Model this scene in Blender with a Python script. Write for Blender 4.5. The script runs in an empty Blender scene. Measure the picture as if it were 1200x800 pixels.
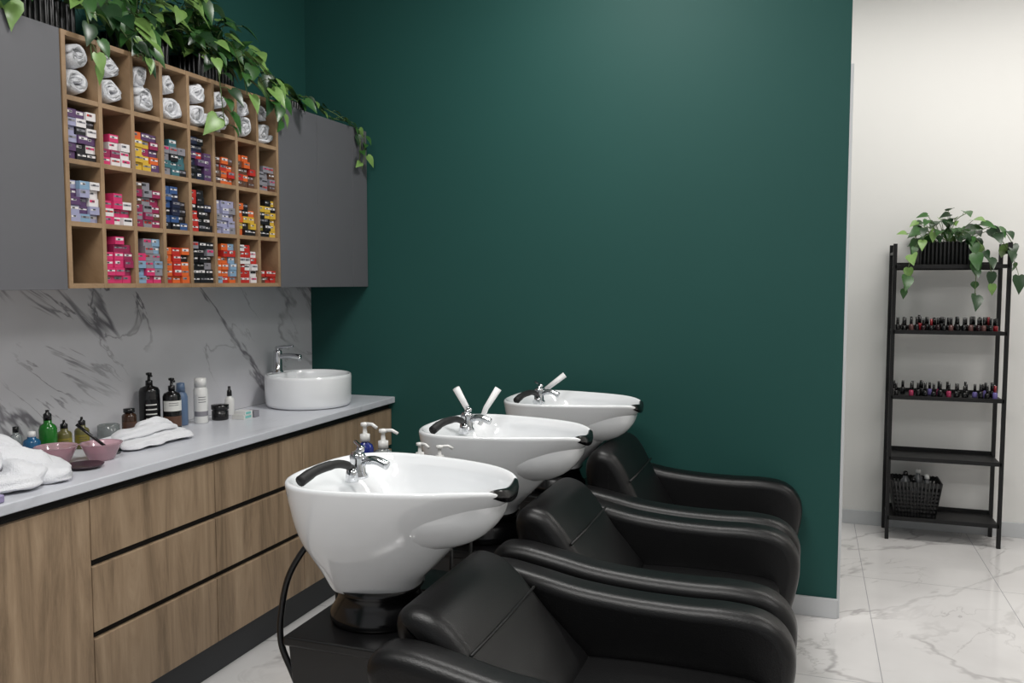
import bpy, bmesh, math, random
from mathutils import Vector, Matrix, noise
random.seed(7)
scene=bpy.context.scene
COL=scene.collection
try: scene.view_settings.view_transform='Standard'
except Exception: pass

# ---------------------------------------------------------------- materials
MATS={}
def srgb(r,g,b):
    def f(c):
        c/=255.0
        return c/12.92 if c<=.04045 else ((c+.055)/1.055)**2.4
    return (f(r),f(g),f(b),1)
def newmat(name):
    m=bpy.data.materials.new(name); m.use_nodes=True
    nt=m.node_tree; b=nt.nodes['Principled BSDF']; MATS[name]=m
    return m,nt,b
def simple(name,rgb,rough=.5,metal=0,coat=0,bump=0,bscale=200,trans=0,spec=.5,var=.0,vscale=6,bdist=.002):
    m,nt,b=newmat(name)
    b.inputs['Base Color'].default_value=srgb(*rgb)
    b.inputs['Roughness'].default_value=rough
    b.inputs['Metallic'].default_value=metal
    b.inputs['Coat Weight'].default_value=coat
    b.inputs['Coat Roughness'].default_value=.08
    b.inputs['Transmission Weight'].default_value=trans
    b.inputs['Specular IOR Level'].default_value=spec
    tc=nt.nodes.new('ShaderNodeTexCoord')
    if var>0:
        n=nt.nodes.new('ShaderNodeTexNoise'); n.inputs['Scale'].default_value=vscale; n.inputs['Detail'].default_value=4
        nt.links.new(tc.outputs['Object'],n.inputs['Vector'])
        mx=nt.nodes.new('ShaderNodeMix'); mx.data_type='RGBA'
        c=srgb(*rgb)
        mx.inputs[6].default_value=[max(0,x*(1-var)) for x in c[:3]]+[1]
        mx.inputs[7].default_value=[min(1,x*(1+var)) for x in c[:3]]+[1]
        nt.links.new(n.outputs['Fac'],mx.inputs[0]); nt.links.new(mx.outputs[2],b.inputs['Base Color'])
    if bump>0:
        n2=nt.nodes.new('ShaderNodeTexNoise'); n2.inputs['Scale'].default_value=bscale; n2.inputs['Detail'].default_value=3
        nt.links.new(tc.outputs['Object'],n2.inputs['Vector'])
        bp=nt.nodes.new('ShaderNodeBump'); bp.inputs['Strength'].default_value=bump; bp.inputs['Distance'].default_value=bdist
        nt.links.new(n2.outputs['Fac'],bp.inputs['Height']); nt.links.new(bp.outputs['Normal'],b.inputs['Normal'])
    return m
simple('green_paint',(29,75,70),.6,var=.04,vscale=2,bump=.06,bscale=300,spec=.3)
simple('white_paint',(226,225,222),.7,var=.015,vscale=2,bump=.05,bscale=300)
simple('ceiling_paint',(225,225,224),.8,var=.01)
simple('baseboard_paint',(196,198,200),.5,var=.02)
simple('grey_laminate',(94,94,98),.5,var=.03,vscale=8)
simple('dark_gap',(14,14,15),.6,var=.05)
simple('plinth_grey',(52,54,58),.5,var=.03)
simple('ceramic',(234,236,238),.07,coat=.6,var=.004,vscale=3)
simple('chrome',(205,207,210),.09,metal=1,var=.01)
simple('leather',(9,9,10),.38,bump=.25,bscale=260,spec=.38,var=.1,vscale=10)
simple('leather_seam',(6,6,7),.5,var=.1)
simple('black_plastic',(12,12,13),.35,var=.1)
simple('black_gloss',(7,7,8),.22,var=.1)
simple('black_metal',(14,14,15),.45,var=.08,spec=.35)
simple('black_matte',(14,14,15),.6,var=.1)
simple('towel',(230,231,235),.95,bump=1.0,bscale=300,spec=.1,var=.03,vscale=60,bdist=.004)
simple('bamboo_white',(232,232,232),.4,var=.01)
simple('leaf',(48,88,38),.33,var=.35,vscale=14)
simple('leaf_light',(112,146,76),.38,var=.4,vscale=30)
simple('leaf_dark',(26,56,26),.33,var=.3,vscale=14)
simple('stem',(78,100,50),.5,var=.1)
simple('soil',(40,30,22),.9,var=.3,vscale=80)
simple('label_white',(215,215,211),.5,var=.02)
simple('label_ink',(70,70,76),.5,var=.05)
simple('b_green',(36,120,40),.2,trans=.2,var=.1)
simple('b_blue',(36,96,140),.2,trans=.2,var=.1)
simple('b_olive',(96,92,50),.3,var=.1)
simple('b_black',(15,15,17),.22,var=.05)
simple('b_slate',(90,112,142),.3,var=.08)
simple('b_white',(222,222,220),.3,var=.01)
simple('b_amber',(60,38,26),.2,var=.1)
simple('b_navy',(24,40,120),.2,var=.1)
simple('b_pink_clear',(226,188,198),.12,trans=.6,var=.06)
simple('b_clear',(205,212,212),.08,trans=.75,var=.01)
simple('lilac_plastic',(150,140,175),.3,var=.05)
simple('brown_plate',(52,36,44),.3,var=.05)
simple('teal_label',(120,190,185),.5,var=.05)
simple('smoky_plastic',(110,112,115),.25,trans=.3,var=.1)
for n,c in dict(pink=(200,52,104),magenta=(140,38,78),purple=(84,58,96),lavender=(152,152,180),white=(216,212,212),red=(178,44,38),
        orange=(206,96,44),yellow=(202,166,60),olive=(130,120,46),teal=(60,104,112),black=(24,22,26),navy=(32,36,60),blue=(54,82,130),
        sky=(124,154,180),grey=(132,130,137),brown=(90,62,48)).items():
    simple('box_'+n,c,.42,var=.06,vscale=30)
for n,c in dict(black=(12,12,13),red=(130,18,28),nude=(90,60,58),lilac=(110,100,160),pink=(150,46,80),wine=(34,10,16)).items():
    simple('polish_'+n,c,.12,var=.05)

def wood(name,c1,c2,c3,scl,rough=.5):
    m,nt,b=newmat(name)
    tc=nt.nodes.new('ShaderNodeTexCoord'); mp=nt.nodes.new('ShaderNodeMapping'); mp.inputs['Scale'].default_value=scl
    nt.links.new(tc.outputs['Object'],mp.inputs['Vector'])
    n1=nt.nodes.new('ShaderNodeTexNoise'); n1.inputs['Scale'].default_value=1.0; n1.inputs['Detail'].default_value=9; n1.inputs['Roughness'].default_value=.7; n1.inputs['Distortion'].default_value=.8
    nt.links.new(mp.outputs[0],n1.inputs['Vector'])
    cr=nt.nodes.new('ShaderNodeValToRGB'); e=cr.color_ramp.elements
    e[0].position=.28; e[0].color=srgb(*c1); e[1].position=.75; e[1].color=srgb(*c3)
    x=cr.color_ramp.elements.new(.5); x.color=srgb(*c2)
    nt.links.new(n1.outputs['Fac'],cr.inputs['Fac']); nt.links.new(cr.outputs['Color'],b.inputs['Base Color'])
    bp=nt.nodes.new('ShaderNodeBump'); bp.inputs['Strength'].default_value=.15; bp.inputs['Distance'].default_value=.001
    nt.links.new(n1.outputs['Fac'],bp.inputs['Height']); nt.links.new(bp.outputs['Normal'],b.inputs['Normal'])
    b.inputs['Roughness'].default_value=rough
wood('oak_front',(106,89,70),(154,131,106),(184,161,134),(12,12,1.1))
wood('oak_grid',(112,90,66),(148,121,92),(170,142,112),(3,3,3))

def marble(name,base,vein,scale,tile=None,rough=.12,grout=(190,190,192),strength=.8,rot=(.3,.5,.6),width=.03,cloud=.22,stretch=(1,.45,1),mask=.45):
    m,nt,b=newmat(name)
    L=nt.links
    tc=nt.nodes.new('ShaderNodeTexCoord'); mp=nt.nodes.new('ShaderNodeMapping'); mp.inputs['Rotation'].default_value=rot
    mp.inputs['Scale'].default_value=(scale,scale,scale)
    L.new(tc.outputs['Object'],mp.inputs['Vector'])
    def ridge(sc,dist,w,off):
        mpp=nt.nodes.new('ShaderNodeMapping'); mpp.inputs['Location'].default_value=(off,off*.7,off*.3); mpp.inputs['Scale'].default_value=stretch
        L.new(mp.outputs[0],mpp.inputs['Vector'])
        n=nt.nodes.new('ShaderNodeTexNoise'); n.inputs['Scale'].default_value=sc; n.inputs['Detail'].default_value=6; n.inputs['Roughness'].default_value=.55; n.inputs['Distortion'].default_value=dist
        L.new(mpp.outputs[0],n.inputs['Vector'])
        s=nt.nodes.new('ShaderNodeMath'); s.operation='SUBTRACT'; s.inputs[1].default_value=.5; L.new(n.outputs['Fac'],s.inputs[0])
        a=nt.nodes.new('ShaderNodeMath'); a.operation='ABSOLUTE'; L.new(s.outputs[0],a.inputs[0])
        mr=nt.nodes.new('ShaderNodeMapRange'); mr.inputs['From Min'].default_value=0; mr.inputs['From Max'].default_value=w; mr.inputs['To Min'].default_value=1; mr.inputs['To Max'].default_value=0
        mr.interpolation_type='SMOOTHSTEP'
        L.new(a.outputs[0],mr.inputs['Value']); return mr.outputs[0]
    def mask_(off,lo):
        mpp=nt.nodes.new('ShaderNodeMapping'); mpp.inputs['Location'].default_value=(off,off,off); L.new(mp.outputs[0],mpp.inputs['Vector'])
        msk=nt.nodes.new('ShaderNodeTexNoise'); msk.inputs['Scale'].default_value=1.3; L.new(mpp.outputs[0],msk.inputs['Vector'])
        mk=nt.nodes.new('ShaderNodeMapRange'); mk.inputs['From Min'].default_value=lo; mk.inputs['From Max'].default_value=lo+.2; L.new(msk.outputs['Fac'],mk.inputs['Value']); return mk.outputs[0]
    def mul(a,b_):
        q=nt.nodes.new('ShaderNodeMath'); q.operation='MULTIPLY'; L.new(a,q.inputs[0]); L.new(b_,q.inputs[1]); return q.outputs[0]
    r1=mul(ridge(.9,.5,width,0),mask_(2.1,mask-.1)); r2=mul(ridge(1.8,.8,width*.7,5.3),mask_(7.7,mask))
    mm=nt.nodes.new('ShaderNodeMath'); mm.operation='MAXIMUM'; L.new(r1,mm.inputs[0]); L.new(r2,mm.inputs[1])
    k=nt.nodes.new('ShaderNodeTexNoise'); k.inputs['Scale'].default_value=2.5; k.inputs['Detail'].default_value=6; L.new(mp.outputs[0],k.inputs['Vector'])
    m3=mul(mm.outputs[0],k.outputs['Fac'])
    m4=nt.nodes.new('ShaderNodeMath'); m4.operation='MULTIPLY'; L.new(m3,m4.inputs[0]); m4.inputs[1].default_value=strength*1.7; m4.use_clamp=True
    cl=nt.nodes.new('ShaderNodeMapRange'); cl.inputs['From Min'].default_value=.35; cl.inputs['From Max'].default_value=.75; cl.inputs['To Max'].default_value=cloud; L.new(k.outputs['Fac'],cl.inputs['Value'])
    ad=nt.nodes.new('ShaderNodeMath'); ad.operation='ADD'; ad.use_clamp=True; L.new(m4.outputs[0],ad.inputs[0]); L.new(cl.outputs[0],ad.inputs[1])
    mx=nt.nodes.new('ShaderNodeMix'); mx.data_type='RGBA'; mx.inputs[6].default_value=srgb(*base); mx.inputs[7].default_value=srgb(*vein)
    L.new(ad.outputs[0],mx.inputs[0]); out=mx.outputs[2]
    if tile:
        br=nt.nodes.new('ShaderNodeTexBrick'); br.offset=tile[2]; br.inputs['Scale'].default_value=1; br.inputs['Brick Width'].default_value=tile[0]; br.inputs['Row Height'].default_value=tile[1]
        br.inputs['Mortar Size'].default_value=.0018; br.inputs['Mortar Smooth'].default_value=.1
        mp2=nt.nodes.new('ShaderNodeMapping'); mp2.inputs['Location'].default_value=tile[3]
        L.new(tc.outputs['Object'],mp2.inputs['Vector']); L.new(mp2.outputs[0],br.inputs['Vector'])
        mx2=nt.nodes.new('ShaderNodeMix'); mx2.data_type='RGBA'; L.new(br.outputs['Fac'],mx2.inputs[0]); L.new(out,mx2.inputs[6]); mx2.inputs[7].default_value=srgb(*grout); out=mx2.outputs[2]
    L.new(out,b.inputs['Base Color']); b.inputs['Roughness'].default_value=rough
marble('marble_wall',(214,214,218),(126,124,130),1.5,rough=.22,strength=1.0,rot=(.75,0,0),width=.017,cloud=.15,stretch=(1,.3,1.3),mask=.40)
marble('marble_counter',(208,210,217),(180,182,188),1.6,rough=.28,strength=.4)
marble('marble_floor',(216,214,213),(150,146,146),1.3,tile=(.6,1.2,0,(.25,.35,0)),rough=.1,grout=(160,160,162),strength=.6,rot=(0,0,.7),width=.014,cloud=.2)

# ---------------------------------------------------------------- mesh builder
def cr(pts,n=8,closed=False):
    P=[Vector(p) for p in pts]; out=[]
    N=len(P); rng=range(N) if closed else range(N-1)
    for i in rng:
        if closed: a,b,c,d=P[(i-1)%N],P[i],P[(i+1)%N],P[(i+2)%N]
        else: a,b,c,d=P[max(i-1,0)],P[i],P[i+1],P[min(i+2,N-1)]
        for k in range(n):
            t=k/n
            out.append(.5*((2*b)+(c-a)*t+(2*a-5*b+4*c-d)*t*t+(3*b-a-3*c+d)*t**3))
    if not closed: out.append(P[-1])
    return out
class MB:
    def __init__(s): s.v=[]; s.f=[]; s.m=[]; s.sm=[]; s.mats=[]
    def mi(s,n):
        if n not in s.mats: s.mats.append(n)
        return s.mats.index(n)
    def add(s,vs,fs,mat,smooth=False):
        o=len(s.v); k=s.mi(mat); s.v.extend([tuple(v) for v in vs])
        for f in fs: s.f.append([i+o for i in f]); s.m.append(k); s.sm.append(smooth)
    def box(s,x0,x1,y0,y1,z0,z1,mat,M=None):
        vs=[Vector(p) for p in ((x0,y0,z0),(x1,y0,z0),(x1,y1,z0),(x0,y1,z0),(x0,y0,z1),(x1,y0,z1),(x1,y1,z1),(x0,y1,z1))]
        if M: vs=[M@v for v in vs]
        s.add(vs,[(0,3,2,1),(4,5,6,7),(0,1,5,4),(1,2,6,5),(2,3,7,6),(3,0,4,7)],mat)
    def taper(s,c,b,t,z0,z1,mat):
        vs=[]
        for (hx,hy),z in ((b,z0),(t,z1)):
            vs+= [(c[0]-hx,c[1]-hy,z),(c[0]+hx,c[1]-hy,z),(c[0]+hx,c[1]+hy,z),(c[0]-hx,c[1]+hy,z)]
        s.add(vs,[(0,3,2,1),(4,5,6,7),(0,1,5,4),(1,2,6,5),(2,3,7,6),(3,0,4,7)],mat)
    def loft(s,rings,mat,closed=True,cap0=True,cap1=True,smooth=True):
        n=len(rings[0]); vs=[p for r in rings for p in r]; fs=[]
        for i in range(len(rings)-1):
            for j in range(n if closed else n-1):
                a=i*n+j; b=i*n+(j+1)%n; fs.append((a,b,b+n,a+n))
        if cap0: fs.append(tuple(reversed(range(n))))
        if cap1: fs.append(tuple(range((len(rings)-1)*n,len(rings)*n)))
        s.add(vs,fs,mat,smooth)
    def lathe(s,c,prof,mat,n=24,M=None,smooth=True):
        rings=[]
        for r,z in prof:
            ring=[Vector((r*math.cos(2*math.pi*k/n),r*math.sin(2*math.pi*k/n),z)) for k in range(n)]
            if M: ring=[M@v for v in ring]
            rings.append([v+Vector(c) for v in ring])
        s.loft(rings,mat,smooth=smooth)
    def tube(s,pts,r,mat,n=10,smooth=True):
        pts=[Vector(p) for p in pts]; rings=[]
        up=None
        for i,p in enumerate(pts):
            t=(pts[min(i+1,len(pts)-1)]-pts[max(i-1,0)]).normalized()
            if up is None:
                up=Vector((0,0,1)) if abs(t.z)<.9 else Vector((1,0,0))
            a=t.cross(up)
            if a.length<1e-4: a=t.cross(Vector((0,1,0)))
            a.normalize(); b=a.cross(t).normalized(); up=b
            rr=r[min(i,len(r)-1)] if isinstance(r,(list,tuple)) else r
            rings.append([p+a*math.cos(2*math.pi*k/n)*rr+b*math.sin(2*math.pi*k/n)*rr for k in range(n)])
        s.loft(rings,mat,smooth=smooth)
    def obj(s,name,parent=None,loc=(0,0,0),bevel=0,seg=2,rot=None,subsurf=0,auto=True):
        me=bpy.data.meshes.new(name); me.from_pydata(s.v,[],s.f)
        for n in s.mats: me.materials.append(MATS[n])
        me.polygons.foreach_set('material_index',s.m); me.polygons.foreach_set('use_smooth',s.sm)
        bm=bmesh.new(); bm.from_mesh(me); bmesh.ops.recalc_face_normals(bm,faces=bm.faces); bm.to_mesh(me); bm.free()
        me.update()
        o=bpy.data.objects.new(name,me); COL.objects.link(o)
        o.location=loc
        if rot: o.rotation_euler=rot
        if parent: o.parent=parent
        if bevel>0:
            b=o.modifiers.new('bevel','BEVEL'); b.width=bevel; b.segments=seg; b.limit_method='ANGLE'; b.angle_limit=math.radians(40)
            if seg>2:
                me.polygons.foreach_set('use_smooth',[True]*len(me.polygons)); b.harden_normals=True
        return o
def empty(name,loc=(0,0,0),rot=None):
    e=bpy.data.objects.new(name,None); COL.objects.link(e); e.location=loc; e.empty_display_size=.1
    if rot: e.rotation_euler=rot
    return e
def B(name,x0,x1,y0,y1,z0,z1,mat,bevel=0,parent=None):
    m=MB(); m.box(x0,x1,y0,y1,z0,z1,mat); return m.obj(name,parent,bevel=bevel)

# ---------------------------------------------------------------- room
YB=3.86; XE=2.607; CZ=3.25
B('floor',-.2,6.0,-3.2,5.65,-.1,0,'marble_floor')
B('ceiling',-.2,6.0,-3.2,5.65,CZ,CZ+.1,'ceiling_paint')
B('wall_left',-.2,0,-3.2,YB,0,CZ,'green_paint')
B('wall_back',-.2,XE,YB,YB+.14,0,CZ,'green_paint')
B('wall_hall',-.2,6.0,5.45,5.65,0,CZ,'white_paint')
B('wall_right',5.8,6.0,-3.2,5.45,0,CZ,'white_paint')
B('baseboard_back',1.0,XE+.004,YB-.014,YB,0,.085,'baseboard_paint',.002)
B('baseboard_hall',XE-1.5,5.8,5.436,5.45,0,.085,'baseboard_paint',.002)
B('trim_1',XE,XE+.012,YB-.002,YB+.142,0,2.35,'baseboard_paint',.002)
B('wall_backsplash',0,.012,-.6,YB,.87,1.44,'marble_wall')

# ---------------------------------------------------------------- counter base cabinet
cab=empty('vanity_cabinet')
CX=.475
m=MB(); m.box(.014,CX-.018,-.6,YB-.002,.155,.815,'dark_gap'); m.box(.014,CX-.06,-.6,YB-.002,0,.155,'plinth_grey'); m.box(.014,CX-.02,-.6,YB-.002,.815,.84,'dark_gap'); m.obj('carcass',cab)
m=MB()
g=.004
def front(y0,y1,z0,z1): m.box(CX-.018,CX,y0+g/2,y1-g/2,z0,z1,'oak_front')
front(-.6,.55,.15,.808); front(.55,1.23,.15,.808); front(1.23,1.93,.15,.808)
rows=[(.15,.383),(.405,.603),(.625,.808)]
for y0,y1 in ((1.93,2.49),(2.49,3.05),(3.05,3.45),(3.45,YB-.004)):
    for z0,z1 in rows: front(y0,y1,z0,z1)
m.obj('fronts',cab,bevel=.0015)
m=MB(); m.box(0.013,.495,-.6,YB-.002,.84,.87,'marble_counter'); m.obj('countertop',cab,bevel=.003)

# ---------------------------------------------------------------- upper cabinets
uc=empty('wall_cabinet')
Z0,Z1=1.43,2.20
m=MB(); m.box(.002,.33,.2,2.0,Z0,Z1,'grey_laminate'); m.box(.002,.33,3.10,YB-.002,Z0,Z1,'grey_laminate'); m.obj('carcass',uc)
m=MB()
for y0,y1 in ((.2,.8),(.8,1.40),(1.40,2.0),(3.10,3.40),(3.40,3.71),(3.71,YB-.003)):
    m.box(.331,.35,y0+.0012,y1-.0012,Z0-.004,Z1,'grey_laminate')
m.obj('doors',uc,bevel=.001)
gs=empty('cubby_shelf')
m=MB(); GY0,GY1=2.003,3.097; t=.015
cw=(GY1-GY0-t)/8; rh=(Z1-Z0-t)/4
for i in range(9): m.box(.02,.352,GY0+i*cw,GY0+i*cw+t,Z0,Z1,'oak_grid')
for j in range(5):
    for i in range(8): m.box(.02,.351,GY0+i*cw+t,GY0+(i+1)*cw,Z0+j*rh,Z0+j*rh+t,'oak_grid')
m.box(.004,.02,GY0,GY1,Z0,Z1,'oak_grid')
m.obj('grid_frame',gs,bevel=.0008)
def cell(c,r):
    return GY0+c*cw+t, GY0+(c+1)*cw, Z0+(3-r)*rh+t, Z0+(4-r)*rh
cells={
(0,1):('purple lavender white black purple',1.0,3),(1,1):('pink magenta white pink',.72,3),(2,1):('yellow orange purple yellow magenta',.75,3),(3,1):('black teal grey black',.8,3),(4,1):('navy red black purple',.98,3),(5,1):('orange orange red brown',.6,3),(6,1):('orange brown orange red',.75,3),(7,1):('grey brown grey',.65,3),
(0,2):('lavender white sky purple',.85,3),(1,2):('pink pink white',.72,3),(2,2):('magenta grey magenta brown',.98,3),(3,2):('blue black navy black',.98,3),(4,2):('black black navy red',1.0,3),(5,2):('lavender lavender grey',.76,3),(6,2):('orange yellow black',.78,3),(7,2):('yellow olive black yellow',.95,3),
(1,3):('pink pink magenta',1.0,3),(2,3):('sky grey pink sky grey',1.0,3),(3,3):('orange red black orange',.88,3),(4,3):('grey black black grey',.98,3),(5,3):('sky orange red orange',1.0,3),(6,3):('white white red white',1.0,3),(7,3):('red brown red',.3,3)}
m=MB()
for (c,r),(cols,fill,nc) in cells.items():
    y0,y1,z0,z1=cell(c,r); cols=cols.split()
    W=(y1-y0-.003); bw=W/3; bh=.0252
    rowsN=int((z1-z0-.002)*fill/bh)
    for k in range(nc):
        n=rowsN-(random.choice([0,0,0,1,1,2]) if k!=1 else 0)
        if rowsN<=2: n=rowsN
        main=random.choice(cols)
        for q in range(max(n,1)):
            cc=random.choice(cols) if random.random()<.55 else main
            xs=.346+random.uniform(-.014,.002)
            ya=y0+.0015+k*bw+random.uniform(0,.001); zb=z0+.0005+q*bh
            m.box(xs-.15,xs,ya,ya+bw-.0014,zb,zb+bh-.0006,'box_'+cc)
            lab='box_white' if cc not in('white','grey') else random.choice(['box_red','box_pink','box_black'])
            if random.random()<.3: lab='box_grey'
            fr=random.uniform(.18,.45)
            ym=ya+bw*.08; m.box(xs,xs+.0006,ym,ym+(bw-.0016)*random.choice([.84,.84,.5]),zb+bh*.5,zb+bh*.5+bh*fr*.8,lab)
            m.box(xs+.0006,xs+.0009,ym+bw*.2,ym+bw*.45,zb+bh*.54,zb+bh*.54+bh*.18,'label_ink')
m.obj('hair_dye_boxes')
y0,y1,z0,z1=cell(0,3)
m=MB(); m.lathe((.25,y0+.04,z0),[(.0,0),(.024,0),(.025,.004),(.025,.025),(.022,.028),(0,.028)],'b_amber',18); m.obj('wax_jar')

def rolled(m,y,z,R,x0,x1,ph,tilt=0):
    turns=2.6; N=64; th=.0125
    prof=[]
    for i in range(N+1):
        f=i/N; a=ph+f*turns*2*math.pi; r=.008+(R-.008)*f**.8
        prof.append((a,r))
    outer=[]; inner=[]
    for a,r in prof:
        outer.append((r,a)); inner.append((max(r-th,.001),a))
    loop=outer+inner[::-1]
    rings=[]
    for xi in range(9):
        f=xi/8; x=x0+(x1-x0)*f
        ring=[]
        for r,a in loop:
            e=1-(.07 if xi in(0,8) else 0)
            yy=r*e*math.cos(a)*1.1; zz=r*e*math.sin(a)*.93
            nn=noise.noise(Vector((x*12,yy*30+y*7,zz*30+z*5)))*.005
            n2=noise.noise(Vector((x*12+5,yy*30+y*7,zz*30+z*5)))*.004
            ring.append((x+(.008*math.sin(a*1.3+ph)+nn*2 if xi>=7 else 0),y+yy+nn,z+zz+n2+tilt*yy))
        rings.append(ring)
    m.loft(rings,'towel')
m=MB()
for c in range(8):
    y0,y1,z0,z1=cell(c,0); yc=(y0+y1)/2
    R=.0475
    rolled(m,yc,z0+R*.93+.004,R,.10,.343+random.uniform(-.01,.003),random.uniform(0,6))
    rolled(m,yc+random.uniform(-.003,.003),z0+R*.93*2.82+.002,R*.88,.10,.342+random.uniform(-.015,.003),random.uniform(0,6),random.uniform(-.08,.08))
m.obj('rolled_towels')

# ---------------------------------------------------------------- plants
def leaf(m,pos,dirv,nrm,L,mat,pet=.3):
    d=dirv.normalized(); s=d.cross(nrm)
    if s.length<1e-3: s=d.cross(Vector((1,0,0.2)))
    s.normalize(); n=s.cross(d).normalized()
    def P(u,v):
        return pos+d*(u*L)+s*(v*L)+n*(abs(v)*.28*L-.22*L*u*u)
    C=[P(0,0),P(.1,0),P(.3,0),P(.52,0),P(.75,0),P(1.05,0)]
    Lf=[P(-.08,.16),P(.04,.32),P(.28,.37),P(.52,.29),P(.76,.16)]
    Rt=[P(-.08,-.16),P(.04,-.32),P(.28,-.37),P(.52,-.29),P(.76,-.16)]
    vs=C+Lf+Rt
    fs=[]
    for off,rev in ((6,False),(11,True)):
        q=[(0,1,off+1,off),(1,2,off+2,off+1),(2,3,off+3,off+2),(3,4,off+4,off+3),(4,5,off+4)]
        for f in q: fs.append(tuple(reversed(f)) if rev else f)
    m.add(vs,fs,mat,True)
LM=['leaf','leaf','leaf_light','leaf_dark','leaf','leaf_light','leaf_dark']
def vine(m,pts,step,size,rnd,out=Vector((1,0,0))):
    P=cr(pts,10); m.tube(P[::2]+[P[-1]],.0022,'stem',5)
    acc=0; side=1
    for i in range(1,len(P)):
        acc+=(P[i]-P[i-1]).length
        if acc>=step:
            acc=0; side=-side
            t=(P[i]-P[i-1]).normalized()
            d=Vector((rnd.uniform(-.5,.9)*out.x+out.y*0,rnd.uniform(-.8,.8)+side*.5,rnd.uniform(-.9,.25)))+out*.4+t*.3
            d.normalize()
            pet=P[i]+d*size*rnd.uniform(.25,.6)+Vector((0,0,size*.15))
            m.tube([P[i],(P[i]+pet)/2+Vector((0,0,.006)),pet],.0015,'stem',4)
            nr=Vector((.5*out.x+rnd.uniform(-.5,.5),.5*out.y+rnd.uniform(-.6,.6),1.0)) if d.z>-.4 else Vector((1*out.x+rnd.uniform(-.6,.6),out.y-.3+rnd.uniform(-.5,.5),.5))
            d2=(d+Vector((0,0,-.4))).normalized()
            leaf(m,pet,d2,nr,size*rnd.uniform(.6,1.2),rnd.choice(LM))
def planter(m,cx,cy,z,hx,hy,h):
    m.taper((cx,cy),(hx*.86,hy*.86),(hx*.93,hy*.93),z,z+h*.95,'black_plastic')
    m.box(cx-hx*.88,cx+hx*.88,cy-hy*.88,cy+hy*.88,z+h*.95,z+h*.97,'soil')
    nx=max(3,int(hx*2/.02)); ny=max(3,int(hy*2/.02))
    pr=lambda: [(0,0),(.008,0),(.0088,.004),(.0092,h-.004),(.008,h),(0,h)]
    for i in range(nx+1):
        x=cx-hx+2*hx*i/nx
        for y in (cy-hy,cy+hy): m.lathe((x,y,z),pr(),'black_plastic',8)
    for i in range(1,ny):
        y=cy-hy+2*hy*i/ny
        for x in (cx-hx,cx+hx): m.lathe((x,y,z),pr(),'black_plastic',8)
def plant(pl,vines,size,seed,loc,out=Vector((1,0,0)),bush=0,step=.04,spread=1.0,lift=.15):
    rnd=random.Random(seed)
    e=empty('potted_pothos',loc)
    m=MB(); planter(m,0,0,0,*pl); m.obj('planter',e)
    m=MB()
    for v in vines: vine(m,v,step,size,rnd,out)
    h=pl[2]
    for i in range(bush):
        a=rnd.uniform(0,2*math.pi); rr=rnd.uniform(.02,1)
        ex=math.cos(a)*pl[0]*1.7*rr; ey=math.sin(a)*(pl[1]*1.0+.12*spread)*rr; ez=h+rnd.uniform(.0,lift)*(1.15-.6*rr)
        if abs(out.x)>.5 and ex<-.07: ex=-.07
        p=Vector((ex,ey,ez)); b0=Vector((ex*.4,ey*.4,h*.95))
        m.tube([b0,(b0+p)/2+Vector((0,0,.025)),p],.0016,'stem',4)
        d=Vector((ex+out.x*.06+rnd.uniform(-.05,.05),ey+out.y*.06+rnd.uniform(-.05,.05),rnd.uniform(-.1,.03)))
        if loc[0]+p.x+d.normalized().x*size<.02: d.x=abs(d.x)
        d.normalize()
        leaf(m,p,d,Vector((out.x*.6+rnd.uniform(-.4,.4),out.y*.6-.3,1)),size*rnd.uniform(.6,1.15),rnd.choice(LM))
    nv=[]
    if abs(out.x)>.5: # keep foliage off the wall and above the cabinet top
        for v in m.v:
            x,y,z=max(v[0],.012-loc[0]),min(v[1],YB-.01-loc[1]),v[2]
            if z<.004:
                if x+loc[0]<.28: z=.004+(abs(z)*.05)
                elif x+loc[0]<.357: x=.357-loc[0]
            nv.append((x,y,z))
    else:
        for v in m.v:
            x,y,z=v[0],min(v[1],5.44-loc[1]),v[2]
            if z<.004 and abs(x)<.3:
                if y>-.09: z=.004+abs(z)*.05
                elif y>-.145: y=-.145
            nv.append((x,y,z))
    m.v=nv
    m.obj('foliage',e)
    return e
ZT=Z1+.001
# pot above the third cubby
plant((.065,.085,.13),[
 [(0,-.05,.13),(.1,-.12,.17),(.18,-.16,.07),(.2,-.2,.03)],
 [(0,.05,.13),(.1,.12,.18),(.18,.16,.1),(.2,.2,.04)],
 [(0,.05,.13),(.02,.12,.28),(.06,.2,.32)],
 [(0,-.05,.13),(.02,-.14,.22),(.06,-.24,.2)],
 [(0,.0,.13),(.03,.02,.26),(.08,.05,.3)],
 [(0,-.06,.13),(.1,-.16,.14),(.2,-.2,.06),(.235,-.22,-.03)],
 ],.078,3,(.15,2.52,ZT),bush=62,step=.032,spread=1.0,lift=.2)
# bigger bush further along
plant((.065,.10,.13),[
 [(0,.05,.13),(.08,.12,.2),(.17,.18,.12),(.22,.20,.0),(.235,.2,-.09)],
 [(0,.08,.13),(.05,.18,.2),(.1,.28,.12),(.14,.36,.04)],
 [(0,.0,.13),(.12,.0,.2),(.2,-.02,.08),(.235,-.03,-.03)],
 [(0,-.08,.13),(.1,-.14,.18),(.2,-.17,.07),(.235,-.18,-.12),(.235,-.17,-.17)],
 [(0,.1,.13),(.12,.10,.17),(.21,.12,.03),(.235,.13,-.05)],
 [(0,.02,.13),(.03,.08,.28),(.08,.14,.28)],
 [(0,-.02,.13),(.03,-.06,.32),(.08,-.12,.34)],
 [(0,-.05,.13),(.05,-.16,.28),(.1,-.24,.24)],
 [(0,.08,.13),(.08,.2,.16),(.16,.3,.07),(.22,.34,.02)],
 ],.080,5,(.15,2.88,ZT),bush=110,step=.030,spread=1.1,lift=.24)
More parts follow.
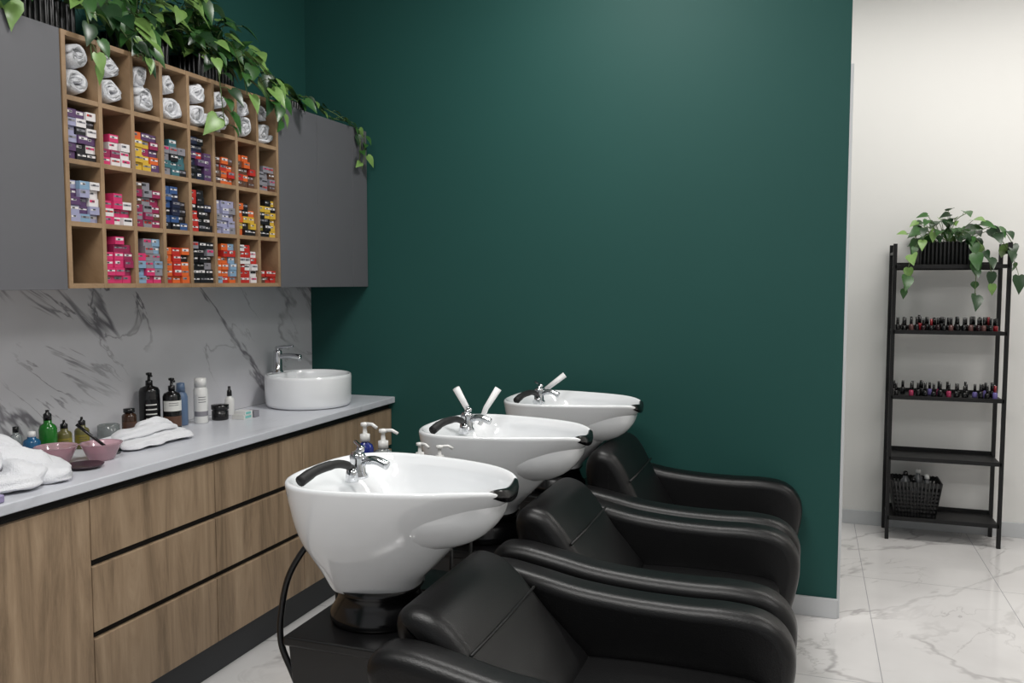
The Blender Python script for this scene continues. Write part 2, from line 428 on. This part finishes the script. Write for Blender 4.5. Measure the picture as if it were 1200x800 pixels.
# pot on the left cabinet
plant((.065,.10,.13),[
 [(0,.05,.13),(.1,.12,.18),(.19,.18,.06),(.235,.2,-.02)],
 [(0,.1,.13),(.05,.2,.2),(.12,.26,.1)],
 [(0,-.05,.13),(.1,-.12,.16),(.18,-.2,.07),(.2,-.25,.03)],
 [(0,-.1,.13),(.05,-.25,.18),(.12,-.4,.08)],
 [(0,-.1,.13),(.08,-.28,.13),(.18,-.42,.04)],
 [(0,.0,.13),(.1,.05,.2),(.2,.02,.08),(.235,.0,-.02),(.24,.0,-.08)],
 ],.078,11,(.15,2.08,ZT),bush=75,step=.032,spread=1.1,lift=.16)
# small trailing plant on the right cabinet
plant((.05,.06,.09),[
 [(0,.0,.09),(.08,.05,.12),(.14,.10,.05),(.17,.15,.03),(.21,.22,.02),(.25,.25,-.05),(.255,.24,-.16)],
 [(0,.02,.09),(.12,.12,.08),(.20,.20,.03),(.255,.27,-.03),(.26,.28,-.12),(.255,.26,-.2)],
 ],.052,23,(.12,3.50,ZT),bush=6,step=.040,spread=.4,lift=.06)

# ---------------------------------------------------------------- vessel sink
sk=empty('vessel_sink',(.245,3.46,.8705))
m=MB(); R=.2
prof=[(0,0),(R-.022,0),(R-.008,.006),(R-.003,.02),(R,.07),(R+.001,.135),(R-.002,.148),(R-.008,.15),(R-.014,.147),(R-.018,.13),(R-.024,.06),(R-.05,.03),(.05,.018),(.02,.016),(0,.016)]
m.lathe((0,0,0),prof,'ceramic',64); m.lathe((0,0,.0165),[(0,0),(.022,0),(.02,.004),(0,.004)],'chrome',20); m.obj('bowl',sk)
m=MB()
A=[math.pi-.72+1.44*k/14 for k in range(15)]
ring=[((R-.012)*math.cos(a),(R-.012)*math.sin(a)) for a in A]
m.loft([[(x,y,.03) for x,y in ring],[(x,y,.146) for x,y in ring]],'ceramic',smooth=False); m.obj('tap_deck',sk,bevel=.004,seg=2)
ft=empty('sink_faucet',(.078,3.46,1.0168))
m=MB()
m.lathe((0,0,0),[(0,0),(.027,0),(.027,.006),(.021,.012),(.02,.09),(.021,.10),(.018,.108),(0,.11)],'chrome',24)
m.tube(cr([(0,0,.075),(.05,0,.083),(.10,0,.082),(.125,0,.078)],5),.0125,'chrome',12)
m.tube([(.12,0,.08),(.122,0,.062)],.009,'chrome',12)
m.tube(cr([(0,0,.108),(.0,0,.118),(.03,0,.124),(.085,0,.13)],5),[.012]*6+[.009]*6+[.006]*4,'chrome',10)
m.obj('tap',ft)

# ---------------------------------------------------------------- bottles on counter
def bottle(name,x,y,prof,mat,extra=None,z=.8705,n=20):
    m=MB(); m.lathe((0,0,0),prof,mat,n)
    if extra: extra(m)
    return m.obj(name,loc=(x,y,z))
def cyl(r,h,sh=.01,neck=.3,nh=.01):
    return [(0,0),(r*.95,0),(r,.004),(r,h-sh),(r*.85,h-sh*.4),(r*neck,h),(r*neck,h+nh),(0,h+nh)]
def label(m,r,z0,z1,mat,a0=-1.9,a1=.6,lines=3):
    N=14; r2=r+.0006
    A=[a0+(a1-a0)*k/N for k in range(N+1)]
    m.loft([[(r2*math.cos(a),r2*math.sin(a),z) for a in A] for z in (z0,z1)],mat,closed=False,cap0=False,cap1=False)
    for q in range(lines):
        zz=z1-(z1-z0)*(.25+.2*q); B_=A[4:11]; r3=r2+.0004
        m.loft([[(r3*math.cos(a),r3*math.sin(a),z) for a in B_] for z in (zz,zz+(z1-z0)*.05)],'label_ink' if mat!='b_black' else 'label_white',closed=False,cap0=False,cap1=False)
def pumphead(m,z,mat,s=1,ang=-.6):
    m.lathe((0,0,z),[(0,0),(.013*s,0),(.013*s,.018*s),(.006*s,.02*s),(.005*s,.038*s),(.011*s,.04*s),(.011*s,.048*s),(0,.05*s)],mat,14)
    c,sn=math.cos(ang),math.sin(ang)
    m.tube([(0,0,z+.045*s),(.025*s*c,.025*s*sn,z+.046*s),(.04*s*c,.04*s*sn,z+.038*s)],.0045*s,mat,8)
bottle('green_spray_bottle',.08,2.15,cyl(.028,.11,.02,.45,.012),'b_green',lambda m:m.lathe((0,0,.12),[(0,0),(.013,0),(.013,.02),(.006,.026),(.006,.034),(0,.034)],'b_black',12))
bottle('blue_bottle',.11,2.06,cyl(.026,.076,.012,.5,.006),'b_blue',lambda m:m.lathe((0,0,.08),[(0,0),(.013,0),(.012,.018),(0,.02)],'b_white',12))
bottle('perfume_bottle',.06,2.045,cyl(.018,.09,.012,.5,.006),'b_clear',lambda m:m.lathe((0,0,.095),[(0,0),(.009,0),(.009,.018),(0,.02)],'b_black',12))
for yy in (2.215,2.29):
    bottle('olive_bottle',.08,yy,cyl(.024,.074,.012,.5,.008),'b_olive',lambda m:(m.lathe((0,0,.08),[(0,0),(.012,0),(.012,.016),(.005,.02),(.004,.03),(0,.03)],'b_black' ,12),label(m,.024,.012,.05,'box_olive')))
bottle('glass_jar',.07,2.42,[(0,0),(.036,0),(.038,.004),(.038,.06),(.034,.062),(.034,.006),(0,.006)],'b_clear')
bottle('dark_jar',.075,2.515,cyl(.026,.090,.01,.6,.004),'b_amber',lambda m:(m.lathe((0,0,.093),[(0,0),(.02,0),(.02,.014),(0,.015)],'b_black',16),label(m,.026,.03,.06,'box_brown')))
bottle('shampoo_pump_bottle',.07,2.627,cyl(.038,.18,.02,.35,.006),'b_black',lambda m:(pumphead(m,.182,'b_black'),label(m,.038,.04,.13,'b_black',lines=4)))
bottle('conditioner_pump_bottle',.13,2.68,cyl(.034,.155,.02,.35,.006),'b_black',lambda m:(pumphead(m,.158,'b_black'),label(m,.034,.02,.06,'box_brown',lines=0),label(m,.0342,.08,.12,'label_white',lines=2)))
bottle('lotion_bottle',.07,2.80,cyl(.027,.135,.02,.6,.004),'b_slate',lambda m:m.lathe((0,0,.136),[(0,0),(.018,0),(.016,.035),(0,.038)],'b_slate',16))
bottle('hairspray_can',.11,2.87,cyl(.028,.15,.012,.8,.002),'b_white',lambda m:(m.lathe((0,0,.15),[(0,0),(.024,0),(.023,.035),(0,.037)],'b_white',18),label(m,.028,.03,.05,'box_grey',lines=0),label(m,.028,.07,.12,'b_white',lines=3)))
def blk(m):
    m.lathe((0,0,.045),[(0,0),(.036,0),(.036,.018),(0,.02)],'b_black',24)
bottle('hair_mask_jar',.13,2.965,cyl(.034,.042,.004,.95,.003),'b_black',blk,n=24)
bottle('dropper_bottle',.09,3.08,cyl(.02,.08,.012,.5,.004),'b_white',lambda m:m.lathe((0,0,.084),[(0,0),(.011,0),(.010,.022),(.006,.028),(.006,.042),(0,.043)],'b_black',12))
m=MB()
m.box(-.03,.03,-.03,.03,0,.018,'label_white'); m.box(-.025,.032,-.024,.026,.0185,.034,'b_white'); m.box(.0322,.0328,-.018,.015,.021,.031,'teal_label'); m.box(.0302,.0308,-.02,.02,.004,.014,'teal_label'); m.box(-.01,.035,.035,.07,0,.028,'box_grey')
m.obj('small_cartons',loc=(.2,3.02,.8705),bevel=.001)
def bowl(name,x,y,brush):
    e=empty(name,(x,y,.8705)); m=MB()
    m.lathe((0,0,0),[(0,0),(.036,0),(.04,.004),(.062,.05),(.066,.055),(.062,.056),(.058,.05),(.036,.008),(0,.007)],'b_pink_clear',32)
    m.obj('bowl',e)
    if brush:
        m=MB(); m.tube([(.03,.03,.012),(-.05,-.05,.12)],.005,'b_black',8); m.box(-.012,.012,-.02,.02,-.016,0,'b_black',Matrix.Translation((.03,.03,.03))@Matrix.Rotation(.8,4,'Y')); m.obj('tint_brush',e)
bowl('tinting_bowl',.20,2.07,False); bowl('tinting_bowl',.29,2.165,True)
m=MB(); m.lathe((0,0,0),[(0,0),(.04,0),(.055,.008),(.058,.012),(.05,.010),(0,.006)],'brown_plate',28); m.obj('small_saucer',loc=(.34,2.045,.8705))
m=MB(); m.box(-.05,.05,-.04,.04,0,.022,'lilac_plastic'); m.box(-.04,.035,-.03,.03,.022,.032,'lilac_plastic'); m.obj('lilac_case',loc=(.43,1.61,.8705),bevel=.005,seg=3)

# towels: overlapping soft folds of thick cloth built as one mesh
def fold(m,pts,w,h,seed,n=28):
    P=cr(pts,12); rings=[]; L=len(P)
    for i,p in enumerate(P):
        t=(P[min(i+1,L-1)]-P[max(i-1,0)]); t.z=0; t.normalize(); a=Vector((-t.y,t.x,0))
        f=i/(L-1); tap=min(1,(min(f,1-f)*7+.02))**.5
        ring=[]
        for k in range(n):
            th=2*math.pi*k/n; c,s=math.cos(th),math.sin(th)
            # flat-bottomed soft section with creases along the length
            r=1+.10*math.sin(th*5+seed+f*3)+.05*math.sin(th*9-seed+f*7)
            q=p+a*(c*w*tap*r)+Vector((0,0,(s*h*tap*r if s>0 else s*h*.5*tap)))
            nz=noise.noise(Vector((q.x*22+seed,q.y*22,q.z*30)))
            q+=(a*c+Vector((0,0,s)))*nz*.007*tap
            q.z=max(q.z,.0006)
            ring.append(q)
        rings.append(ring)
    m.loft(rings,'towel')
m=MB()
fold(m,[(-.13,-.16,.02),(-.02,-.15,.02),(.12,-.10,.018),(.16,.02,.015)],.050,.030,1)
fold(m,[(-.14,.12,.03),(-.02,.13,.03),(.11,.10,.02),(.18,.03,.014)],.055,.035,2)
fold(m,[(-.15,-.04,.03),(-.03,.0,.035),(.09,.0,.03),(.17,-.03,.02)],.060,.045,3)
fold(m,[(-.14,-.13,.06),(-.04,-.05,.075),(.05,.03,.065),(.13,.10,.03)],.045,.038,4)
fold(m,[(-.15,.06,.07),(-.06,.04,.095),(.02,-.04,.085),(.09,-.10,.045)],.042,.036,5)
fold(m,[(-.14,-.03,.10),(-.08,.01,.115),(-.01,.03,.105),(.05,.07,.07)],.036,.030,6)
m.obj('crumpled_towel',loc=(.25,1.80,.8705))
m=MB()
fold(m,[(-.06,-.19,.012),(-.02,-.08,.016),(.0,.05,.016),(-.02,.18,.014)],.052,.024,7)
fold(m,[(.05,-.15,.012),(.05,-.04,.014),(.03,.08,.014),(.04,.17,.010)],.036,.020,8)
fold(m,[(-.03,-.13,.03),(.0,-.04,.042),(-.02,.07,.046),(-.04,.15,.03)],.038,.026,9)
fold(m,[(-.04,-.02,.05),(-.02,.05,.066),(-.03,.12,.05)],.026,.02,10)
m.obj('crumpled_towel',loc=(.235,2.43,.8705),rot=(0,0,-.12))

# ---------------------------------------------------------------- shampoo basins
def sgp(c,e): return math.copysign(abs(c)**e,c)
A_=.285
def rim(tt,sa,sb,ox,n=3.0):
    c,s=math.cos(tt),math.sin(tt)
    X=A_*sgp(c,2/n); q=(X/A_+1)/2
    b=.262-(.262-.150)*q**1.5
    Yv=b*sgp(s,2/n)
    return X*sa+ox,Yv*sb
def sstep(a,b,x):
    x=max(0,min(1,(x-a)/(b-a))); return x*x*(3-2*x)
def dipz(x,y,z,z0=.84):
    w=sstep(.12,.28,x)*math.exp(-(y/.09)**2)
    return z-.022*w*sstep(z0,z0+.1,z)
def cr4(L,n):
    out=[]
    for i in range(len(L)-1):
        a,b,c,d=L[max(i-1,0)],L[i],L[i+1],L[min(i+2,len(L)-1)]
        for k in range(n):
            t=k/n; out.append(tuple(.5*((2*b[q])+(c[q]-a[q])*t+(2*a[q]-5*b[q]+4*c[q]-d[q])*t*t+(3*b[q]-a[q]-3*c[q]+d[q])*t**3) for q in range(4)))
    out.append(L[-1]); return out
def basin(bx,cy,kind):
    e=empty('shampoo_basin',(bx,cy,0))
    NN=96; T=[2*math.pi*k/NN for k in range(NN)]
    m=MB()
    lv=[(.36,.42,-.085,.66),(.385,.44,-.085,.664),(.42,.49,-.085,.685),(.50,.58,-.075,.72),(.60,.69,-.065,.76),(.70,.79,-.055,.80),(.80,.87,-.040,.845),(.89,.935,-.022,.89),(.96,.975,-.008,.925),(.99,.993,-.002,.943),(1.0,1.0,0,.951),(.995,.995,0,.957),(.978,.975,0,.960),(.955,.945,0,.957),(.93,.915,0,.945),
        (.90,.88,.006,.932),(.84,.86,.022,.915),(.80,.83,.03,.895),(.75,.79,.035,.865),(.66,.70,.035,.83),(.50,.55,.03,.80),(.30,.32,.02,.785),(.08,.08,.02,.78)]
    rings=[]
    for sa,sb,ox,z in cr4(lv,2):
        r=[]
        for t_ in T:
            x,y=rim(t_,sa,sb,ox); r.append((x,y,dipz(x,y,z)))
        rings.append(r)
    m.loft(rings,'ceramic'); m.lathe((.02,0,.781),[(0,0),(.028,0),(.024,.004),(0,.004)],'chrome',20)
    m.obj('bowl',e)
    m=MB(); NT=30; TT=[-.50+.92*k/NT for k in range(NT+1)]; sec=[(1.004,.935),(1.012,.950),(1.004,.966),(.975,.970),(.945,.966),(.925,.950),(.945,.945),(.985,.94)]
    rings=[]
    for k,t_ in enumerate(TT):
        r=[]; w=math.sin(math.pi*min(1,max(0,k/NT)))**.45 if 0<k<NT else .08
        for sc,z in sec:
            sc2=.972+(sc-.972)*w; z2=.955+(z-.955)*w
            x,y=rim(t_,sc2,sc2,0); r.append((x,y,dipz(x,y,z2)))
        rings.append(r)
    m.loft(rings,'black_gloss'); m.obj('neck_rest',e)
    m=MB(); m.lathe((-.085,0,0),[(0,.575),(.125,.575),(.13,.585),(.128,.60),(.112,.625),(.104,.65),(.118,.668),(0,.668)],'black_gloss',40); m.obj('swivel_collar',e)
    m=MB(); m.taper((-.08,0),(.13,.16),(.165,.185),.0,.55,'black_plastic'); m.box(-.25,.10,-.20,.20,.55,.575,'black_plastic'); m.obj('pedestal',e,bevel=.006,seg=3)
    m=MB(); fx=-.175; fy=.05
    m.lathe((fx,fy,.925),[(0,0),(.028,0),(.028,.008),(.022,.014),(.021,.05),(.022,.058),(.016,.068),(0,.07)],'chrome',24)
    m.tube(cr([(fx,fy,.965),(fx+.05,fy,.975),(fx+.09,fy,.962)],5),.012,'chrome',12)
    m.tube(cr([(fx,fy,.990),(fx+.005,fy+.01,1.002),(fx-.03,fy+.04,1.012)],5),[.010]*6+[.006]*5,'chrome',10)
    m.lathe((fx+.01,fy-.05,.925),[(0,0),(.018,0),(.016,.02),(.013,.035),(0,.035)],'chrome',18)
    m.obj('mixer_tap',e)
    m=MB(); m.tube(cr([(fx+.01,fy-.045,.957),(fx+.01,fy-.07,.972),(fx+.005,fy-.12,.985),(fx-.01,fy-.19,.982),(fx-.02,fy-.245,.966)],6),[.009]*6+[.011]*8+[.0125]*6+[.014]*5,'black_matte',12)
    m.obj('spray_head',e)
    m=MB()
    if kind==2:
        m.tube([(fx+.0,fy+.05,.94),(fx-.01,fy+.03,1.0),(fx-.04,fy+.0,1.075)],[.009,.010,.013],'bamboo_white',12)
        m.tube([(fx+.03,fy+.05,.94),(fx+.05,fy+.06,1.0),(fx+.09,fy+.08,1.07)],[.009,.010,.013],'bamboo_white',12); m.obj('lever_handles',e)
    if kind==3:
        m.tube([(fx+.02,fy+.03,.98),(fx+.10,fy+.06,1.045)],[.010,.013],'bamboo_white',12); m.obj('lever_handles',e)
    m=MB(); m.tube(cr([(-.215,-.03,.80),(-.265,-.05,.765),(-.315,-.07,.68),(-.335,-.08,.58),(-.33,-.09,.50),(-.29,-.10,.43),(-.25,-.10,.34),(-.235,-.10,.22),(-.235,-.10,.09),(-.225,-.10,.012)],8),.0085,'black_plastic',10); m.obj('supply_hose',e)
    return e

# ---------------------------------------------------------------- chairs
top=[(-.80,.10),(-.83,.30),(-.855,.44),(-.885,.54),(-.90,.61),(-.87,.65),(-.80,.656),(-.70,.64),(-.58,.618),(-.44,.606),(-.30,.603),(-.18,.605),(-.09,.592),(-.035,.55),(-.012,.48),(-.03,.36),(-.07,.22),(-.09,.10)]
def prism(m,prof,y0,y1,mat,rnd=.03,seg=5):
    n=len(prof); P=[Vector((p[0],0,p[1])) for p in prof]
    N=[]
    for i in range(n):
        t=(P[(i+1)%n]-P[i-1]); t=Vector((t.z,0,-t.x)); N.append(t.normalized() if t.length>0 else Vector((0,0,1)))
    c=sum(P,Vector())/n
    sign=1 if sum(N[i].dot(P[i]-c) for i in range(n))>0 else -1
    rings=[]
    for ins,dy in [(1-math.sin(math.pi/2*k/seg),1-math.cos(math.pi/2*k/seg)) for k in range(seg+1)]:
        rings.append([P[i]-N[i]*sign*rnd*ins+Vector((0,y0+rnd*dy,0)) for i in range(n)])
    for ins,dy in [(1-math.sin(math.pi/2*k/seg),1-math.cos(math.pi/2*k/seg)) for k in range(seg,-1,-1)]:
        rings.append([P[i]-N[i]*sign*rnd*ins+Vector((0,y1-rnd*dy,0)) for i in range(n)])
    m.loft(rings,mat)
def chair(cy,bx,bz):
    e=empty('shampoo_chair',(2.47,cy,0))
    T=[(p.x,p.z) for p in cr([(a,0,b) for a,b in top],6)]
    bot=[(T[-1][0]-.05-.08*k,.10) for k in range(0,8)]
    bot=[b for b in bot if b[0]>T[0][0]+.04]
    for nm,y0,y1 in (('arm_near',-.36,-.245),('arm_far',.245,.36)):
        m=MB(); prism(m,T+bot,y0,y1,'leather',.036,6)
        for yy in (y0+.012,y1-.012):
            P=[Vector((x,yy,z)) for x,z in T[14:-6]]
            cc=Vector((-.45,yy,.35))
            off=[]
            for i,p in enumerate(P):
                t_=(P[min(i+1,len(P)-1)]-P[max(i-1,0)]).normalized(); nn=Vector((t_.z,0,-t_.x))
                if nn.dot(p-cc)<0: nn=-nn
                off.append(p-nn*.0145)
            m.tube(off,.0032,'leather_seam',6)
        m.obj(nm,e)
        m=MB()
        for fx in (-.72,-.14): m.lathe((fx,(y0+y1)/2,0),[(0,0),(.02,0),(.024,.105),(0,.105)],'black_metal',14)
        m.obj('feet_'+nm[4:],e)
    bp=[(-.60,.36),(-.53,.44),(-.565,.52),(-.615,.60),(-.655,.68),(-.685,.735),(-.72,.775),(-.77,.79),(-.81,.77),(-.83,.72),(-.825,.65),(-.80,.55),(-.775,.45),(-.74,.36)]
    def warp(p):
        f=max(0,(p[1]-.42)/.37); return (p[0]+bx*f,p[1]+bz*f)
    T2=[(p.x,p.z) for p in cr([(warp(q)[0],0,warp(q)[1]) for q in bp],5,True)]
    m=MB(); prism(m,T2,-.248,.248,'leather',.045,6)
    sx,sz=warp((-.648,.672))
    m.tube([(sx,-.23,sz),(sx+.003,0,sz),(sx,.23,sz)],.004,'leather_seam',6)
    m.obj('backrest',e)
    sp=[(-.62,.30),(-.62,.43),(-.45,.455),(-.2,.455),(-.10,.445),(-.075,.41),(-.075,.33),(-.09,.30)]
    T3=[(p.x,p.z) for p in cr([(a,0,b) for a,b in sp],4,True)]
    m=MB(); prism(m,T3,-.243,.243,'leather',.03,5); m.obj('seat',e)
    m=MB(); m.box(-.76,-.10,-.243,.243,.10,.31,'leather'); m.obj('base',e,bevel=.01,seg=3)
for k,(bx,cy,cc,dx,dz) in enumerate(((1.505,1.955,1.945,-.07,-.08),(1.51,2.715,2.73,-.045,-.045),(1.54,3.47,3.485,0,.0))):
    basin(bx,cy,k+1); chair(cc,dx,dz)

# ---------------------------------------------------------------- trolley with pump bottles behind the first basin
e=empty('salon_trolley',(1.30,2.335,0))
TZ=.83
m=MB()
for z in (.25,.54,TZ): m.box(-.20,.20,-.085,.085,z-.012,z,'black_plastic')
for x in (-.192,.192):
    for y in (-.077,.077): m.tube([(x,y,.03),(x,y,TZ+.01)],.006,'black_metal',8); m.lathe((x,y,0),[(0,0),(.018,0),(.018,.03),(0,.03)],'black_plastic',10)
m.obj('frame',e)
bottle('blue_pump_bottle',1.155,2.36,cyl(.027,.115,.02,.4,.004),'b_navy',lambda m:(pumphead(m,.119,'b_white',1.2,-.2),),z=TZ+.001)
bottle('clear_pump_bottle',1.235,2.33,cyl(.03,.105,.02,.4,.004),'b_clear',lambda m:(pumphead(m,.108,'b_white',1.2,.1),label(m,.03,.03,.08,'label_white')),z=TZ+.001)
bottle('white_pump_bottle',1.35,2.35,cyl(.025,.075,.02,.4,.004),'b_white',lambda m:(pumphead(m,.079,'b_white',1.0,-.4),),z=TZ+.001)
bottle('white_pump_bottle',1.425,2.33,cyl(.024,.075,.02,.4,.004),'b_clear',lambda m:(pumphead(m,.079,'b_white',1.0,.4),),z=TZ+.001)

# ---------------------------------------------------------------- etagere rack in hallway
rk=empty('ladder_shelf',(0,0,0))
m=MB(); xl,xr,yf,yb=2.908,3.468,5.18,5.41; s=.010
for x in (xl,xr):
    m.box(x-s,x+s,yf-s,yf+s,0,1.66,'black_metal'); m.box(x-s,x+s,yb-s,yb+s,0,1.66,'black_metal')
    m.box(x-s*.8,x+s*.8,yf,yb,1.60,1.615,'black_metal')
SH=[.13,.47,.815,1.18,1.54]
for z in SH:
    m.box(xl+.004,xr-.004,yf-.008,yb+.008,z-.014,z,'black_metal'); m.box(xl,xr,yf-.01,yf-.002,z-.018,z+.004,'black_metal'); m.box(xl,xr,yb+.002,yb+.01,z-.024,z+.02,'black_metal')
m.obj('frame',rk,bevel=.001)
def polish(z,pals,n,name,x0=2.935,x1=3.43,full=True):
    m=MB()
    for row,yy in enumerate((5.20,5.245,5.29)):
        k=n if row==0 else n-2
        for i in range(k):
            if random.random()<.12: continue
            x=x0+(x1-x0)*i/(k-1)+random.uniform(-.004,.004)
            h=random.choice([.034,.036,.03,.04]); cap=random.choice([.04,.036,.044]); c='polish_'+random.choice(pals)
            m.lathe((x,yy,z),[(0,0),(.0115,0),(.0125,.003),(.0125,h-.006),(.008,h),(0,h)],c,10)
            m.lathe((x,yy,z+h),[(0,0),(.0075,0),(.0065,cap),(0,cap)],'polish_black' if random.random()<.95 else 'polish_red',10)
    m.obj(name)
polish(SH[3]+.0005,['black','black','black','wine','nude','red','black','black','wine'],16,'nail_polish_bottles')
polish(SH[2]+.0005,['black']*10+['lilac','pink'],14,'nail_polish_bottles')
bk=empty('plastic_basket',(3.055,5.29,SH[0]+.001))
m=MB(); hx0,hy0,hx1,hy1,hh=.10,.085,.128,.10,.20
m.box(-hx0,hx0,-hy0,hy0,0,.008,'black_matte')
def bw(z): f=z/hh; return hx0+(hx1-hx0)*f, hy0+(hy1-hy0)*f
for z in [0.01]+[.035+.022*i for i in range(6)]+[.185]:
    a,b=bw(z); th=.004; hz=.013 if z<.17 else .026
    for s1 in(-1,1):
        m.box(-a,a,s1*b-th/2,s1*b+th/2,z-hz/2,z+hz/2,'black_matte'); m.box(s1*a-th/2,s1*a+th/2,-b,b,z-hz/2,z+hz/2,'black_matte')
for i in range(14):
    f=-1+2*i/13
    for s1 in(-1,1):
        m.tube([(f*hx0,s1*hy0,0),(f*hx1,s1*hy1,hh)],.006,'black_matte',5)
        m.tube([(s1*hx0,f*hy0,0),(s1*hx1,f*hy1,hh)],.006,'black_matte',5)
m.obj('lattice',bk)
m=MB()
for (x,y,h,r) in ((-.05,-.02,.20,.03),(.02,.02,.21,.028),(.06,-.03,.19,.026),(-.01,-.05,.17,.03)):
    m.lathe((x,y,.01),cyl(r,h,.04,.4,.01),'smoky_plastic',14); m.lathe((x,y,.02+h),[(0,0),(.014,0),(.012,.02),(.006,.025),(0,.025)],'b_white' if x>0 else 'b_black',10)
m.obj('bottles',bk)
plant((.14,.07,.13),[
 [(0,-.04,.13),(-.1,-.1,.17),(-.18,-.13,.08),(-.22,-.17,-.08),(-.23,-.17,-.14)],
 [(.05,-.04,.13),(.1,-.12,.14),(.12,-.17,.0),(.12,-.17,-.16)],
 [(.05,-.04,.13),(.12,-.12,.14),(.18,-.17,.02),(.2,-.17,-.10)],
 [(.1,0,.13),(.2,-.08,.18),(.29,-.12,.06),(.32,-.14,-.03)],
 [(.08,-.02,.13),(.18,-.08,.2),(.26,-.08,.18),(.3,-.08,.12)],
 [(0,-.04,.13),(-.08,-.1,.2),(-.14,-.1,.2),(-.18,-.1,.14)],
 [(0,-.04,.13),(.03,-.06,.24),(.08,-.06,.28)],
 ],.080,31,(3.18,5.30,SH[4]+.001),out=Vector((0,-1,0)),bush=36,step=.050,lift=.17)

# ---------------------------------------------------------------- lights
def area(name,loc,sx,sy,power,col=(1,1,1),rot=(0,0,0)):
    l=bpy.data.lights.new(name,'AREA'); l.shape='RECTANGLE'; l.size=sx; l.size_y=sy; l.energy=power; l.color=col
    o=bpy.data.objects.new(name,l); COL.objects.link(o); o.location=loc; o.rotation_euler=rot; return o
area('ceiling_light_1',(1.7,2.9,3.2),.6,.25,30,(1,.985,.96))
area('ceiling_light_2',(1.6,.6,3.2),1.2,.3,52,(1,.985,.96))
area('ceiling_light_3',(4.0,1.5,3.2),1.0,1.0,30,(1,.98,.95))
area('hall_light_1',(3.9,4.35,3.2),2.4,.4,40,(1,.97,.93))
area('hall_light_2',(2.2,4.6,3.2),1.0,.4,10,(1,.97,.93))
w=bpy.data.worlds.new('world'); scene.world=w; w.use_nodes=True
bg=w.node_tree.nodes['Background']; bg.inputs[0].default_value=(.96,.97,1,1); bg.inputs[1].default_value=.48

# ---------------------------------------------------------------- camera
cam=bpy.data.cameras.new('camera'); co=bpy.data.objects.new('camera',cam); COL.objects.link(co)
cam.lens=30; cam.sensor_width=36
co.location=(2.47,0,1.45); co.rotation_euler=(math.radians(86.0),0,math.radians(19.25))
scene.camera=co
